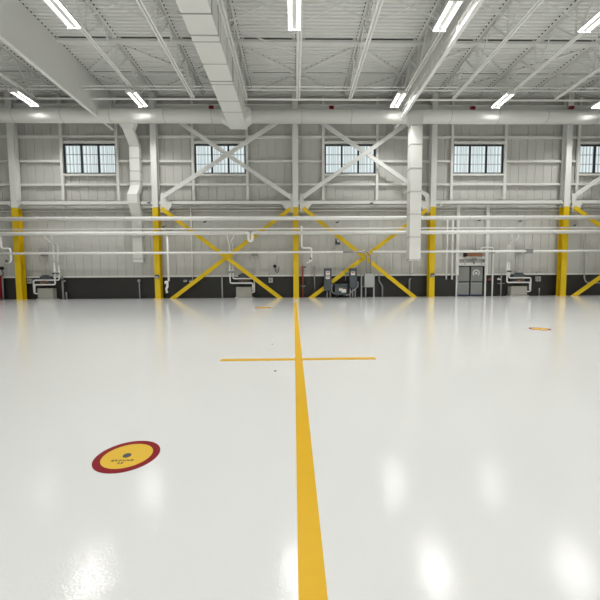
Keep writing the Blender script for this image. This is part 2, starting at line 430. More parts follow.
# cross beam and braces under the deck
def bay(k): return ('between the middle joists' if k in (-1, 0) else '')
t = thing('deck_beam', (0, 18.75, ZD-.26), 'long pale beam running across under the roof deck, nearest the camera', 'beam')
MB().box(XL, XR, 18.62, 18.84, ZD-.17, ZD-.03).build('beam_section', 'steel', t)
for k in range(-6, 6): MB().box(JX(k)+.35, JX(k+1)-.35, 18.58, 18.80, ZD-.03, ZD-.002).build('deck_gap_shade', 'gap_shade', t)  # added dark strips imitating the shadow line above the beam
for k in range(-6, 6):
    side = '%s of centre' % ('left' if k < 0 else 'right'); nn = ORD[-k] if k < 0 else ORD[k+1]
    a, b_ = JX(k), JX(k+1)
    ra = -12.54 if k == -4 else 7.24 if k == 2 else a
    o, e = (a, b_) if k % 2 else (b_, a)           # odd joist carries the near node
    sg = 1 if e > o else -1; e2 = e-.3*sg; o2 = o+.3*sg
    s1 = MB().bar((o2, 19.35, ZD-.04), (e2, 21.4, ZD-.04), .24, .07)
    s2 = MB().bar((o2, 23.75, ZD-.04), (e2, 21.85, ZD-.04), .24, .07)
    def brace_shade(ya, yb_, xa, xb):  # dark blocks imitating shaded flute gaps over a brace arm
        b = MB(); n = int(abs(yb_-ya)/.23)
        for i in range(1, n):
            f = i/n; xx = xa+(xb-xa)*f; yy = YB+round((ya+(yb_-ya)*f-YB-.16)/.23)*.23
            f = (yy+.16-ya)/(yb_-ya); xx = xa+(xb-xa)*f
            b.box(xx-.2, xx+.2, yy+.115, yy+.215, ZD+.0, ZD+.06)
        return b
    bp1 = brace_shade(19.35, 21.4, o2, e2); bp2 = brace_shade(23.75, 21.85, o2, e2)
    t = thing('deck_brace', ((a+b_)/2, 21.6, ZD-.2), 'V shaped flat bracing under the deck near the wall, %s bay %s' % (nn, side), 'brace', 'deck bracing near the wall')
    s1.build('near_arm', 'steel', t); s2.build('far_arm', 'steel', t)
    bp1.build('flute_shade', 'gap_shade', CEIL); bp2.build('flute_shade', 'gap_shade', CEIL)
    MB().box(a+.45, b_-.45, 21.5, 21.58, ZD-.03, ZD-.002).build('deck_gap_shade', 'gap_shade', t)  # added dark strip, painted shade above the cross strut
    MB().box(a+.16, b_-.16, 21.5, 21.62, ZD-.14, ZD-.03).build('cross_strut', 'steel', t)
    if k == -4: continue
    t = thing('joist_bridging', ((a+b_)/2, 15.4, ZB), 'thin crossed bridging angles between joists, %s bay %s' % (nn, side), 'bridging', 'joist bridging')
    MB().bar((ra+.03, 15.4, ZD-.1), (b_-.03, 15.4, ZB+.05), .05, .03).build('rod', 'steel', t)
    MB().bar((b_-.03, 15.46, ZD-.1), (ra+.03, 15.46, ZB+.05), .05, .03).build('rod', 'steel', t)
for yy, l in ((17.7, 'farther'), (16.2, 'nearer')):
    tag(MB().bar((JX(-1)+.03, yy, ZD-.12), (JX(0)-.05, yy-.1, ZB+.05), .06, .05).build('bridging_rod', 'pipe'), 'pale diagonal rod just right of the square ceiling duct, %s of two' % l, 'bridging')
for y, z, r, l in ((20.45, ZB+.09, .035, 'nearest of the three'), (20.78, ZB+.09, .035, 'middle of the three'), (21.62, ZB-.02, .06, 'where the joists stop')):
    tag(MB().cyl((XL, y, z), (XR, y, z), r, 10).build('ceiling_pipe', 'pipe'), 'thin white pipe crossing below the roof near the wall, '+l, 'pipe')

# draft curtains
def curtain(x, side, lab):
    z0 = 11.85; t = thing('draft_curtain', (x, 14, z0), lab, 'draft curtain', 'sheet metal draft curtains')
    y0, y1 = 4.5, YW-.3
    MB().box(x-.01, x+.01, y0, y1, z0, ZD-.015).build('sheet', 'curtain', t)
    MB().box(x-.1, x+.1, y0, y1, z0-.03, z0).box(x+.01, x+.03, y0, y1, z0, z0+.1).box(x-.03, x-.01, y0, y1, z0, z0+.1).build('bottom_rail', 'pipe', t)
    y = y1-.3
    xr = x-.035
    while y > y0:
        MB().box(xr-.06, xr+.025, y-.05, y+.05, z0+.1, ZD-.15).build('stiffener', 'white', t); y -= 1.5
    MB().box(xr-.05, xr+.02, y0, y1, 12.25, 12.33).box(xr-.05, xr+.02, y0, y1, 13.4, 13.48).build('mid_rail', 'white', t)
    return t
curtain(-12.58, 1, 'smooth grey sheet metal curtain hanging from the roof at upper left')
curtain(7.18, -1, 'grey sheet metal curtain with stiffeners hanging from the roof, right of centre')

# ------------------------------------------------------------------ ceiling lights
ZL = 12.35
LX = {-5: -16.2, -3: -9.45, 0: .1, 2: 6.52, 4: 13.05, 6: 19.6}
def light(k, y, lab):
    x = LX[k]
    t = thing('ceiling_light', (x, y, ZL), lab, 'ceiling light', 'twin strip ceiling lights')
    hl = .76
    b = MB().box(x-.29, x+.29, y-hl-.03, y+hl+.03, ZL, ZL+.06)
    for s_ in (-1, 1): b.box(x+s_*.29-.006, x+s_*.29+.006, y-hl-.03, y+hl+.03, ZL-.035, ZL+.06)
    for s_ in (-1, 1): b.box(x-.29, x+.29, y+s_*(hl+.03)-.006, y+s_*(hl+.03)+.006, ZL-.1, ZL+.06)
    b.build('housing', 'white', t)
    for s_ in (-1, 1):
        c = x+s_*.175
        MB().box(c-.07, c+.07, y-hl, y+hl, ZL-.005, ZL+.0).build('lens', 'tube', t)
    MB().cyl((x-.2, y-hl+.1, ZL+.06), (x-.2, y-hl+.1, ZB-.07), .012, 6).cyl((x-.2, y+hl-.1, ZL+.06), (x-.2, y+hl-.1, ZB-.07), .012, 6).build('hanger', 'galv', t)
    lamps(x, y, hl)
    return t
POW = 170.0
def lamps(x, y, hl=.76):
    for s_ in (-1, 1):
        d = bpy.data.lights.new('strip_lamp', 'AREA'); d.shape = 'RECTANGLE'; d.size = .14; d.size_y = hl*2-.02
        d.energy = POW/2; d.color = (1, .993, .972); d.spread = radians(128)
        o = bpy.data.objects.new('strip_lamp', d); COL.objects.link(o); o.location = (x+s_*.175, y, ZL-.008)
L0 = light(0, 14.43, 'twin strip ceiling light at top centre of the photo')
def lcopy(k, y, lab):
    lamps(LX[k], y)
    c = tree_copy(L0); c.location.x = LX[k]; c.location.y = y; c['label'] = lab
for k, lab in ((-3, 'twin strip light at the top left, between the left curtain and square duct'), (2, 'twin strip light at the top, just left of the right hand curtain'),
               (4, 'twin strip light at the top right corner of the photo'), (-5, 'near row strip light beyond the left curtain'), (6, 'near row strip light at the far right')):
    lcopy(k, 14.43, lab)
for k, lab in ((-5, 'far row strip light, leftmost, left of the smooth curtain'), (-3, 'far row strip light above the slanted left wall duct'), (2, 'far row strip light beside the right hand curtain'),
               (4, 'far row strip light between the fourth column and far right column'), (6, 'far row strip light cut by the right edge of the photo')):
    lcopy(k, 20.95, lab)
for r_, y in enumerate((7.9, -5.1, -11.6)):
    for k in (-5, -3, 0, 2, 4, 6):
        lcopy(k, y, 'overhead strip light behind the photo edge, row %d, %s' % (r_+1, {-5: 'far left', -3: 'left', 0: 'centre', 2: 'right of centre', 4: 'right', 6: 'far right'}[k]))

# ------------------------------------------------------------------ ducts
YD, ZDU, RD = 22.52, 12.06, .425
t = thing('round_duct', (0, YD, ZDU-RD), 'long white round duct running along the top of the wall', 'duct')
MB().tube([(XL+.02, YD, ZDU), (-4.62, YD, ZDU)], RD, 32).tube([(-2.7, YD, ZDU), (XR-.02, YD, ZDU)], RD, 32).build('duct_run', 'duct', t)
for sx in (-48, 10.5, 59.5, 108.5, 163, 211, 302, 352, 404, 452, 500, 549, 600):
    q = PX(sx, 116, YD-.4); 
    MB().tube([(q-.012, YD, ZDU), (q+.012, YD, ZDU)], RD+.006, 32).build('seam_band', 'seam', t)
def octa(x, ry, rz, zc, n=8): return None
# square-to-round transitions either side of the tee
for xa, xb in ((-4.62, -4.22), (-2.7, -3.06)):
    n = 24; b = MB(); vs = []
    for i in range(n):
        a = 2*pi*i/n+pi/n; vs.append((xa, YD+RD*cos(a), ZDU+RD*sin(a)))
    for i in range(n):
        a = 2*pi*i/n+pi/n; mxx = max(abs(cos(a)), abs(sin(a))); vs.append((xb, YD+.5*cos(a)/mxx, 12.04+.55*sin(a)/mxx))
    b._add(vs, [(i, (i+1) % n, n+(i+1) % n, n+i) for i in range(n)]); b.build('transition', 'duct', t)
z0, z1 = 11.45, 12.6
t = thing('square_duct', (-3.75, 14, z0), 'wide white rectangular duct running from the camera to the wall, left of centre', 'duct')
xa, xb = -4.22, -3.06
MB().box(xa, xb, 5, YD+.5, z0, z1).build('duct_run', 'duct', t)
for sy in (13.5, 35, 41.8, 64, 81, 84.5, 101, 112):
    yy = G(200, sy, z0).y
    fl = .03 if sy in (35, 81, 13.5) else .012
    MB().box(xa-fl, xb+fl, yy-.02, yy+.02, z0-fl, z1+fl).build('seam_flange', 'seam', t)
hb = MB()
for yy in (7, 10.5, 14, 17.3, 20.6): hb.cyl((xa-.02, yy, z0), (xa-.02, yy, ZD), .012, 6).cyl((xb+.02, yy, z0), (xb+.02, yy, ZD), .012, 6)
hb.build('hanger_rods', 'steel', t)
# left wall duct: slants back to the wall, bumps out over the strut
t = thing('wall_duct', (-11.2, 23.3, 2.5), 'white rectangular duct with two offsets running down the wall, left of the second column', 'duct', 'rectangular ducts down the wall')
cxd = PX(137.2, 240, 23.5)
prof = [(ZDU-.3, 22.52, 22.9), (PZ(128, 128.5, 22.7), 22.72, 23.1), (PZ(134, 145, 23.5), 23.5, 23.88), (PZ(134, 185, 23.5), 23.5, 23.88), (PZ(134, 190, 23.3), 23.25, 23.62),
        (PZ(134, 194, 23.0), 22.98, 23.36), (PZ(134, 203, 23.0), 22.98, 23.36), (PZ(135, 209, 23.3), 23.25, 23.62), (PZ(136, 215, 23.5), 23.5, 23.88), (PZ(136, 262, 23.5), 23.5, 23.88)]
dxa, dxb = cxd-.335, cxd+.335
rects = []
for i, (z, ya, yb_) in enumerate(prof):
    g = .38 if i == 0 else 0
    rects.append([Vector((dxa-g+.1*(i == 0), ya, z)), Vector((dxb+g-.1*(i == 0), ya, z)), Vector((dxb+g-.1*(i == 0), yb_, z)), Vector((dxa-g+.1*(i == 0), yb_, z))])
MB().loft(rects).build('duct_run', 'duct', t)
for px in (146, 158, 171, 181):
    z = PZ(134, px, 23.5); MB().box(dxa-.02, dxb+.02, 23.485, 23.895, z-.018, z+.018).build('seam_flange', 'seam', t)
for px in (237, 259):
    z = PZ(134, px, 23.5); MB().box(dxa-.02, dxb+.02, 23.485, 23.895, z-.018, z+.018).build('seam_flange', 'seam', t)
# right hanging duct, in front of the pipes
t = thing('wall_duct', (8.1, 22.3, 2.6), 'white straight rectangular duct hanging in front of the pipes, right of centre', 'duct', 'rectangular ducts down the wall')
xa, xb = PX(410.3, 150, 22.1), PX(421.6, 150, 22.1); zb = PZ(412, 260.5, 22.1)
za = PZ(412, 122, 22.1)
rects = []
for z, ga in ((ZDU-.1, .24), (za+.15, .0+.2), (za-.12, 0), (zb, 0)):
    gr = ga*.15
    rects.append([Vector((xa-ga, 21.98, z)), Vector((xb+gr, 21.98, z)), Vector((xb+gr, 22.6, z)), Vector((xa-ga, 22.6, z))])
MB().loft(rects).build('duct_run', 'duct', t)
for px in (125, 144, 168, 191, 214, 237, 259.5):
    z = PZ(412, px, 21.98); MB().box(xa-.02, xb+.02, 21.96, 22.62, z-.02, z+.02).build('seam_flange', 'seam', t)

# ------------------------------------------------------------------ long wall pipes
def zrow(y, Y): return PZ(300, y, Y)
z1p, z2p, z3p, z4p = zrow(218.2, YP), zrow(228.6, YP), zrow(232.8, YP), zrow(252.3, YP)
def run(z, r, lab, segs, hang=None, mm='pipe', sleeves=True):
    t = thing('wall_pipe', (0, YP, z-r), lab, 'pipe')
    for a, b_ in segs: MB().cyl((a, YP, z), (b_, YP, z), r, 16).build('pipe_run', mm, t)
    return t
p1 = run(z1p, .14, 'thick white pipe along the wall, topmost of the four runs', [(XL, XR)])
p2 = run(z2p, .045, 'thinnest white pipe along the wall, just above a thick pipe', [(XL, XR)])
p3 = run(z3p, .13, 'thick white pipe along the wall, second thick run from the top', [(XL, PX(245, 233, YP)), (PX(256, 233, YP), XR)])
p4 = run(z4p, .075, 'lowest white pipe along the wall, crossing the yellow columns', [(XL, PX(343, 252, YP)), (PX(372.5, 252, YP), XR)])
hx = [8, 37, 66, 96.5, 126.5, 153, 183, 212, 240, 269, 297.5, 326.5, 355, 383, 441, 469, 497, 523, 552, 579]
for h in hx:
    X = PX(h, 230, YP)
    MB().cyl((X, YP+.0, z3p-.15), (X, YP+.0, z1p+.15), .014, 6).build('hanger_rod', 'greybox', p1)
    MB().tube([(X-.018, YP, z1p), (X+.018, YP, z1p)], .155, 16).build('clamp', 'white', p1)
    MB().tube([(X-.018, YP, z3p), (X+.018, YP, z3p)], .145, 16).build('clamp', 'white', p3)
    if not (245 < h < 256): MB().tube([(X-.02, YP, z4p), (X+.02, YP, z4p)], .09, 12).build('clamp', 'white', p4)
    MB().box(X-.02, X+.02, YP+.12, YC+.55, z1p+.15, z1p+.19).build('bracket', 'white', p1)
# trap loop in the third pipe
a, b_ = PX(245, 233, YP), PX(256, 233, YP); zt = PZ(250, 241, YP); m1, m2 = PX(248.6, 235, YP), PX(252.4, 235, YP)
tag(MB().tube([(a, YP, z3p), (m1, YP, z3p+.02), (m1, YP-.05, zt), (m2, YP-.05, zt), (m2, YP, z3p+.02), (b_, YP, z3p)], .1, 12, rad=.16).build('pipe_loop', 'pipe'),
    'small white U shaped pipe loop hanging below the second thick pipe', 'pipe loop')
# grey conduit continuing the lowest pipe, bending down to the grey box
YE = YW-.24
t = thing('conduit_pair', (PX(368, 262, YP), YP, PZ(368, 274, YP)), 'two silver conduits curving from the lowest pipe down to the light grey box', 'conduit')
for xe, yy, dy in ((366.6, 252, 0), (371, 251.4, .09)):
    MB().tube([(PX(343.2, 252, YP), YP+dy, z4p+dy*.5), (PX(xe, yy, YP), YP+dy, z4p+dy*.5), (PX(xe, 273.6, YP), YP+dy, PZ(xe, 273.4, YP))], .055, 10, rad=.5).build('conduit', 'galv', t)

# ------------------------------------------------------------------ vertical pipes and small fittings on the wall
def vpipe(pts, r, lab, mm='pipe', Y=YE, name='drop_pipe', n=10, cat='pipe', caps=None, rad=None):
    p = [P(a, b_, Y) for a, b_ in pts]
    for i in range(1, len(p)):                # keep drops plumb
        if abs(pts[i][0]-pts[i-1][0]) < .8: p[i].x = p[i-1].x
    for q in p: q.z = max(q.z, 0)
    o = MB().tube(p, r, n, rad=rad)
    if caps: 
        for (a, b_, rr) in caps:
            q = P(a, b_, Y-.02); q.x = q.x; o.cyl(q+Vector((0, -.09, 0)), q+Vector((0, .06, 0)), rr, 14)
    return tag(o.build(name, mm), lab, cat)
vpipe([(167.3, 236), (167.3, 281)], .07, 'white drop pipe just right of the second column', Y=YP+.0)
t = thing('hose_valve', tuple(P(167.3, 292, YP)), 'white valve and hose end on the drop pipe beside the second column', 'valve')
MB().tube([P(167.4, 281, YP), P(167.4, 287, YP), P(166.3, 288.5, YP), P(167, 293, YP)], .075, 10).build('hose', 'pipe', t)
MB().tube([P(167.4, 281.5, YP-.02), P(165, 281.5, YP-.02), P(165.3, 284, YP-.02)], .05, 8).build('spout', 'pipe', t)
vpipe([(190.6, 204), (190.6, 281)], .035, 'slim pale pipe down the wall behind the left yellow cross', Y=YE)
vpipe([(222, 276), (222, 298)], .05, 'light grey post on the dark wainscot under the left yellow cross', 'greybox')
vpipe([(447.7, 216), (447.7, 279.5)], .05, 'slim white pipe ending above the floor right of the fourth column')
vpipe([(453, 216), (452, 279.5)], .06, 'white pipe ending on the wainscot left of the double doors')
vpipe([(62.2, 276), (62.2, 299)], .06, 'silver stand pipe right of the far left cabinet', 'galv')
vpipe([(66.4, 292), (66.4, 299)], .05, 'short silver stub pipe rising from the floor right of the left cabinet', 'galv')
vpipe([(139.3, 280.5), (139.6, 298.5)], .045, 'thin silver post on the floor under the left wall duct', 'galv', caps=[(139.3, 280.8, .1)])
vpipe([(314.5, 268), (314.5, 292)], .05, 'thin silver pipe with round white head, left of the dark disconnect switch', 'galv', caps=[(314.5, 267.5, .11)])
vpipe([(379, 275), (379, 281), (382.4, 286), (382.4, 297.5)], .055, 'bent silver conduit right of the light grey box', 'galv')
vpipe([(410.6, 278.5), (409.4, 280), (409.4, 291)], .06, 'short bent silver pipe on the wainscot left of the fourth column', 'galv')
vpipe([(412.3, 261), (412.3, 272), (411, 273)], .04, 'slim pale pipe below the hanging duct')
vpipe([(391.4, 253), (391.4, 270)], .03, 'very thin pale pipe left of the hanging duct')
vpipe([(539.3, 288), (539.3, 296.5)], .04, 'short silver stub rising from the floor left of the far right column', 'galv')
vpipe([(501.3, 274), (501.3, 296.5)], .045, 'thin silver pipe with side handle right of the doors', 'galv')
vpipe([(497.5, 283.5), (505, 283.5)], .03, 'thin horizontal handle across the silver pipe right of the doors', 'galv', Y=YE-.1)
vpipe([(585.7, 234), (584.2, 278), (586, 282.5), (600, 283)], .045, 'pale pipe bending right near the right edge, behind the yellow brace', 'greybox', rad=.3)
vpipe([(0.6, 235), (0.6, 248.5), (10.3, 248.5), (10.6, 262), (6.5, 263)], .06, 'white stepped pipe near the left edge, left of the far left column', Y=YP)
vpipe([(2.4, 277), (3.6, 299.5)], .05, 'silver pipe at the left edge of the wainscot', 'galv')
vpipe([(301.6, 226), (301.6, 248), (311.4, 248), (311.4, 261), (306.5, 263)], .06, 'white stepped pipe right of the middle column', Y=YP)
t = thing('red_pipe', tuple(P(302.8, 297.5, YE)), 'slim red pipe standing right of the middle column', 'pipe')
X = PX(302.8, 290, YE)
MB().cyl((X, YE, 0), (X, YE, PZ(303, 266, YE)), .05, 10).build('pipe_body', 'redpipe', t)
MB().cyl((X, YE-.1, PZ(303, 267, YE)), (X, YE+.05, PZ(303, 267, YE)), .08, 14).build('pipe_cap', 'redpipe', t)
z = PZ(303, 286, YE); MB().cyl((X-.22, YE-.1, z), (X+.24, YE-.1, z), .035, 8).build('hand_lever', 'brown', t)
vpipe([(481, 252.5), (481, 247.6), (493.5, 247.6), (493.5, 299)], .055, 'white pipe arching over right of the doors and down to the floor', rad=.2, Y=YE)
vpipe([(490.4, 252), (490.4, 273)], .035, 'slim pale pipe between the doors and the arched pipe', Y=YE)
def blob(name, x, y, w, h, d, mm, lab, cat, Y=YW-.03, bev=.02):
    a = P(x-w/2, y, Y-d); c = P(x+w/2, y, Y-d); z0 = PZ(x, y+h/2, Y-d); z1 = PZ(x, y-h/2, Y-d)
    return tag(MB().box(a.x, c.x, Y-d, Y, max(z0, 0), z1).build(name, mm, bevel=bev), lab, cat)
for x, y, l in ((28.8, 281.2, 'left of the left cabinet'), (270.6, 280.3, 'left of the middle column'), (538.6, 279, 'left of the far right column')):
    t = thing('control_box', tuple(P(x, y+3, YW-.2)), 'small light grey control box on the dark wainscot, '+l, 'control box', 'small control boxes')
    a, c = P(x-2, y-2.5, YW-.25), P(x+2.2, y+2.4, YW-.25)
    MB().box(a.x, c.x, YW-.25, YW-.08, c.z, a.z).build('case', 'greybox', t, bevel=.015)
    MB().box(a.x+.05, c.x-.05, YW-.265, YW-.25, (a.z+c.z)/2-.02, (a.z+c.z)/2+.02).box((a.x+c.x)/2-.015, (a.x+c.x)/2+.015, YW-.262, YW-.25, c.z+.02, a.z-.02).build('cover_seam', 'dgrey', t)
    MB().tube([(a.x+.03, YW-.15, a.z), (a.x+.03, YW-.15, zl+.2), (a.x+.45, YW-.15, zl+.25)], .02, 8).build('conduit', 'galv', t)
for x, y, l in ((43.3, 254.8, 'above the left cabinet'), (254.3, 254.3, 'below the pipe loop'), (520, 252, 'above the right cabinet')):
    t = thing('sensor_box', tuple(P(x, y+1.5, YW-.2)), 'small dark grey box on the wall at the lowest pipe, '+l, 'sensor box', 'dark boxes at pipe height')
    a, c = P(x-3, y-1.3, YW-.2), P(x+3, y+1.3, YW-.2)
    if x == 520: MB().box(a.x, c.x, YP-.11, YP+.11, z4p-.16, z4p+.16).build('pipe_junction', 'door', t, bevel=.01)
    MB().box(a.x, c.x, YW-.2, YW-.02, c.z, a.z).build('case', 'door', t, bevel=.01)
    f0, f1 = P(x-4.5, y-6, YW-.06), P(x+4, y+7, YW-.06)
    MB().tube([(f0.x, YW-.06, f1.z), (f0.x, YW-.06, f0.z), (f1.x, YW-.06, f0.z), (f1.x, YW-.06, f1.z)], .014, 6).build('loop_wire', 'greybox', t)
    MB().cyl(((a.x+c.x)/2, YW-.06, c.z), ((a.x+c.x)/2, YW-.06, zl+.15), .014, 6).build('conduit', 'greybox', t)
# gauge and hose
t = thing('hose_reel', tuple(P(275, 268, YE)), 'round black reel with a short curled hose left of the middle column', 'hose reel')
q = P(274.8, 266.2, YE); MB().cyl((q.x, YE+.1, q.z), (q.x, YE-.03, q.z), .12, 20).build('reel', 'black', t)
MB().tube([P(274.8, 268, YE), P(275.4, 271.5, YE), P(277.5, 273, YE), P(279, 270, YE), P(279, 266.5, YE)], .025, 8, rad=.2).build('hose', 'dgrey', t)
t = thing('hose_reel', tuple(P(1.2, 270, YE)), 'dark reel with curled hose at the left edge of the photo', 'hose reel')
q = P(1.2, 268.2, YE); MB().cyl((q.x, YE+.1, q.z), (q.x, YE-.03, q.z), .12, 20).build('reel', 'black', t)
MB().tube([P(1.2, 269, YE), P(2.4, 272, YE), P(3.5, 274, YE), P(1.5, 276, YE)], .03, 8, rad=.2).build('hose', 'dgrey', t)
blob('wall_cabinet', -1, 287, 4.5, 23, .25, 'ringred', 'dark red narrow cabinet cut by the left edge', 'cabinet')
def valve(x, y, Y, lab, mm='door'):
    t = thing('valve', tuple(P(x, y, Y)), lab, 'valve', 'small pipe valves')
    q = P(x, y, Y); MB().cyl(q+Vector((-.1, 0, 0)), q+Vector((.1, 0, 0)), .07, 12).build('body', mm, t)
    MB().cyl(q, q+Vector((0, -.12, .08)), .02, 8).build('stem', 'dgrey', t)
    MB().cyl(q+Vector((-.0, -.12, .08)), q+Vector((0, -.15, .09)), .07, 12).build('handwheel', 'dgrey', t)
valve(8, 262, YP, 'grey valve at the end of the stepped pipe near the left edge')
valve(310.5, 260, YP, 'grey valve on the stepped pipe right of the middle column', 'pipe')
valve(305, 268.5, YE, 'small pale valve beside the top of the red pipe', 'pipe')
valve(303.2, 286.3, YE-.12, 'valve in the middle of the red pipe')
valve(490.7, 252, YE-.05, 'dark valve on the slim pipe right of the doors', 'dgrey')
valve(494, 252.2, YE-.1, 'dark valve on the arched pipe right of the doors', 'dgrey')
valve(185.2, 281, YE, 'small pale valve on the wainscot behind the left cross', 'pipe')
valve(191, 281.3, YE-.02, 'small pale valve ending the slim pipe behind the left cross', 'pipe')
valve(64, 281, YE, 'small silver valve beside the stand pipe on the left', 'galv')
valve(499, 279, YE, 'small pale valve above the side handle right of the doors', 'pipe')
valve(489.5, 279.5, YE, 'small reddish valve right of the doors', 'redpipe')
# camera-like speaker
t = thing('horn_speaker', tuple(P(337.5, 245, YE)), 'dark square horn speaker high on the wall right of the middle column', 'speaker')
a, c = P(335.4, 238.8, YE), P(340, 244.5, YE)
MB().box(a.x, c.x, YE-.1, YE+.12, c.z, a.z).build('case', 'dgrey', t, bevel=.02)
q = P(338.2, 241.2, YE-.1); MB().cyl(q, q+Vector((.02, -.07, 0)), .09, 16).build('lens', 'label', t)
MB().box(q.x-.12, q.x+.02, YE-.11, YE-.1, q.z+.06, q.z+.14).build('badge', 'label', t)
MB().box((a.x+c.x)/2-.12, (a.x+c.x)/2+.12, YE+.12, YW-.02, c.z+.1, a.z-.1).build('mount', 'door', t)
# small devices on the columns
for x, y, i, l in ((157.4, 276.8, 1, 'second'), (432, 275.3, 3, 'fourth')):
    t = thing('outlet_box', (CX[i], YC-.1, PZ(x, y+2, YC)), 'small grey outlet box on the yellow lower half of the %s column' % l, 'outlet box', 'outlet boxes on columns')
    z = PZ(x, y, YC)
    MB().box(CX[i]-.14, CX[i]+.14, YC-.12, YC, z-.13, z+.13).build('case', 'door', t, bevel=.02)
    MB().box(CX[i]-.09, CX[i]+.09, YC-.13, YC-.12, z-.09, z+.02).build('cover', 'greybox', t)
    MB().box(CX[i]-.14, CX[i]+.14, YC-.14, YC-.12, z+.05, z+.13).build('cap', 'dgrey', t)
# red beacons below the eave beam
for x, y, l in ((211, 107, 'left of the square duct'), (331.6, 107, 'above the third window'), (473.2, 107.5, 'above the fourth window'), (572, 107.3, 'above the far right column')):
    t = thing('fire_beacon', tuple(P(x, y+1.5, 23.3)), 'small red fire beacon above the round duct, '+l, 'fire beacon', 'red beacons under the eave beam')
    a, c = P(x-2.4, y-1.5, 23.3), P(x+2.4, y+1.5, 23.3)
    MB().box(a.x, c.x, 23.3, 23.42, c.z, a.z).build('case', 'red', t, bevel=.01)
    MB().box((a.x+c.x)/2-.05, (a.x+c.x)/2+.05, 23.27, 23.3, c.z+.04, a.z-.04).build('lens', 'ringred', t)
    MB().box((a.x+c.x)/2-.03, (a.x+c.x)/2+.03, 23.42, 23.82, c.z+.08, c.z+.14).build('arm', 'steel', t)
# small dark clamps seen on the pipes
def clip(x, y, Y, lab):
    q = P(x, y, Y); tag(MB().box(q.x-.09, q.x+.09, Y-.03, Y+.05, q.z-.04, q.z+.04).bar((q.x, Y, q.z+.02), (q.x+.16, Y, q.z+.1), .03, .03).build('pipe_clip', 'dgrey'), lab, 'clip')
clip(204.5, 222, YP+.2, 'small dark clip below the top thick pipe inside the left yellow cross')
clip(163.5, 226.8, YP+.2, 'small dark clip right of the second column between pipes')
clip(337, 222.4, YP+.2, 'small dark clip above the horn speaker')
clip(479.3, 220.3, YP+.2, 'small dark clip above the doors')
clip(520, 221.3, YP+.2, 'small dark clip above the right cabinet')
clip(574.5, 225.4, YP+.2, 'small dark clip right of the far right column')
clip(371.5, 203.2, YC-.02, 'small dark fitting on the strut below the third window')
clip(148.5, 202.8, YC-.02, 'small dark fitting on the strut left of the second column')

# ------------------------------------------------------------------ pump cabinets with piping
def cabinet(x0, x1, yt, yb, v1, v2, side, ytop, px_far, lab, mir):
    # side = +1: risers right of the cabinet (loop to the left); -1: mirrored
    Y = YW-.5
    a, c = P(x0, yt, Y), P(x1, yb, Y)
    t = thing('pump_cabinet', ((a.x+c.x)/2, Y, 0), lab, 'cabinet', 'beige pump cabinets on the wainscot')
    MB().box(a.x, c.x, Y, YW-.09, .06, a.z).build('case', 'beige', t, bevel=.02)
    MB().box(a.x+.04, c.x-.04, Y-.012, Y, .12, a.z-.06).build('front_panel', 'beige', t, bevel=.006)
    MB().box(a.x-.08, c.x+.12, Y-.05, YW-.09, 0, .06).build('plinth', 'greybox', t)
    r = .05; Yp = Y+.02
    zt, z1_, z2_ = PZ(v1, ytop, Yp), PZ(v1, yt-8.3, Yp), PZ(v1, yt-3.8, Yp)
    X1, X2, XF = PX(v1, yt, Yp), PX(v2, yt, Yp), PX(px_far, yt, Yp)
    zf = PZ(px_far, yt+5.2, Yp); e = c.x if side < 0 else a.x
    # outer riser feeds the upper run, which turns down and into the cabinet side; inner riser the lower
    MB().tube([(X2, Yp, zt), (X2, Yp, z1_), (XF, Yp, z1_), (XF, Yp, zf), (e, Yp+.06, zf)], r, 12).build('upper_pipe', 'pipe', t)
    MB().tube([(X1, Yp-.13, zt), (X1, Yp-.13, z2_), (e+.1*side*-1+side*.0, Yp-.13, z2_), (e+.1*-side, Yp-.13, a.z-.25)], r, 12).build('lower_pipe', 'pipe', t)
    for X, dy in ((X1, -.13), (X2, 0)):
        z = PZ(v1, yt-16.5, Yp)
        MB().cyl((X, Yp+dy, z-.05), (X, Yp+dy, z+.05), .1, 14).build('flange', 'pipe', t)
        MB().cyl((X-.0, Yp+dy-.05, z-.12), (X, Yp+dy-.2, z-.12), .05, 10).build('valve', 'dgrey', t)
    MB().box(a.x+.15, c.x-.15, Y+.08, YW-.12, z2_+.02, z1_+.28).cyl((a.x+.3, Y+.12, z1_+.33), (c.x-.3, Y+.12, z1_+.33), .05, 10).build('manifold', 'dgrey', t)
    mx = (a.x+c.x)/2
    MB().cyl((mx-.12, Yp-.2, z1_-.2), (mx-.12, Yp+.1, z1_-.2), .07, 12).cyl((mx+.16, Yp-.2, z1_-.12), (mx+.16, Yp+.1, z1_-.12), .06, 12).build('pump', 'brown', t)
    # offset where the risers leave the thick pipe
    X3 = PX(mir, 234, YP)
    for X, dx, dy in ((X1, 0, -.13), (X2, PX(mir+7*side*0+6.5, 234, YP)-X3, 0)):
        zz = PZ(v1, 240.5, YP)
        MB().tube([(X3+dx, YP, z3p-.1), (X3+dx, YP, PZ(v1, 238, YP)), (X, YP+.1, zz), (X, Yp+dy, zz-.18), (X, Yp+dy, zt)], r*.95, 12, rad=.1).build('riser', 'pipe', t)
    return t
cabinet(37.3, 53, 288.4, 299, 56.8, 59.8, 1, 262, 33.9, 'beige pump cabinet with white piping, right of the far left column', 45)
cabinet(236, 251.8, 287, 297.5, 230.6, 233.2, -1, 262, 254.3, 'beige pump cabinet with white piping under the left yellow cross', 227)
cabinet(511.2, 527, 286.2, 296.3, 505.6, 508.6, -1, 262, 530.5, 'beige pump cabinet with white piping, left of the far right column', 512)

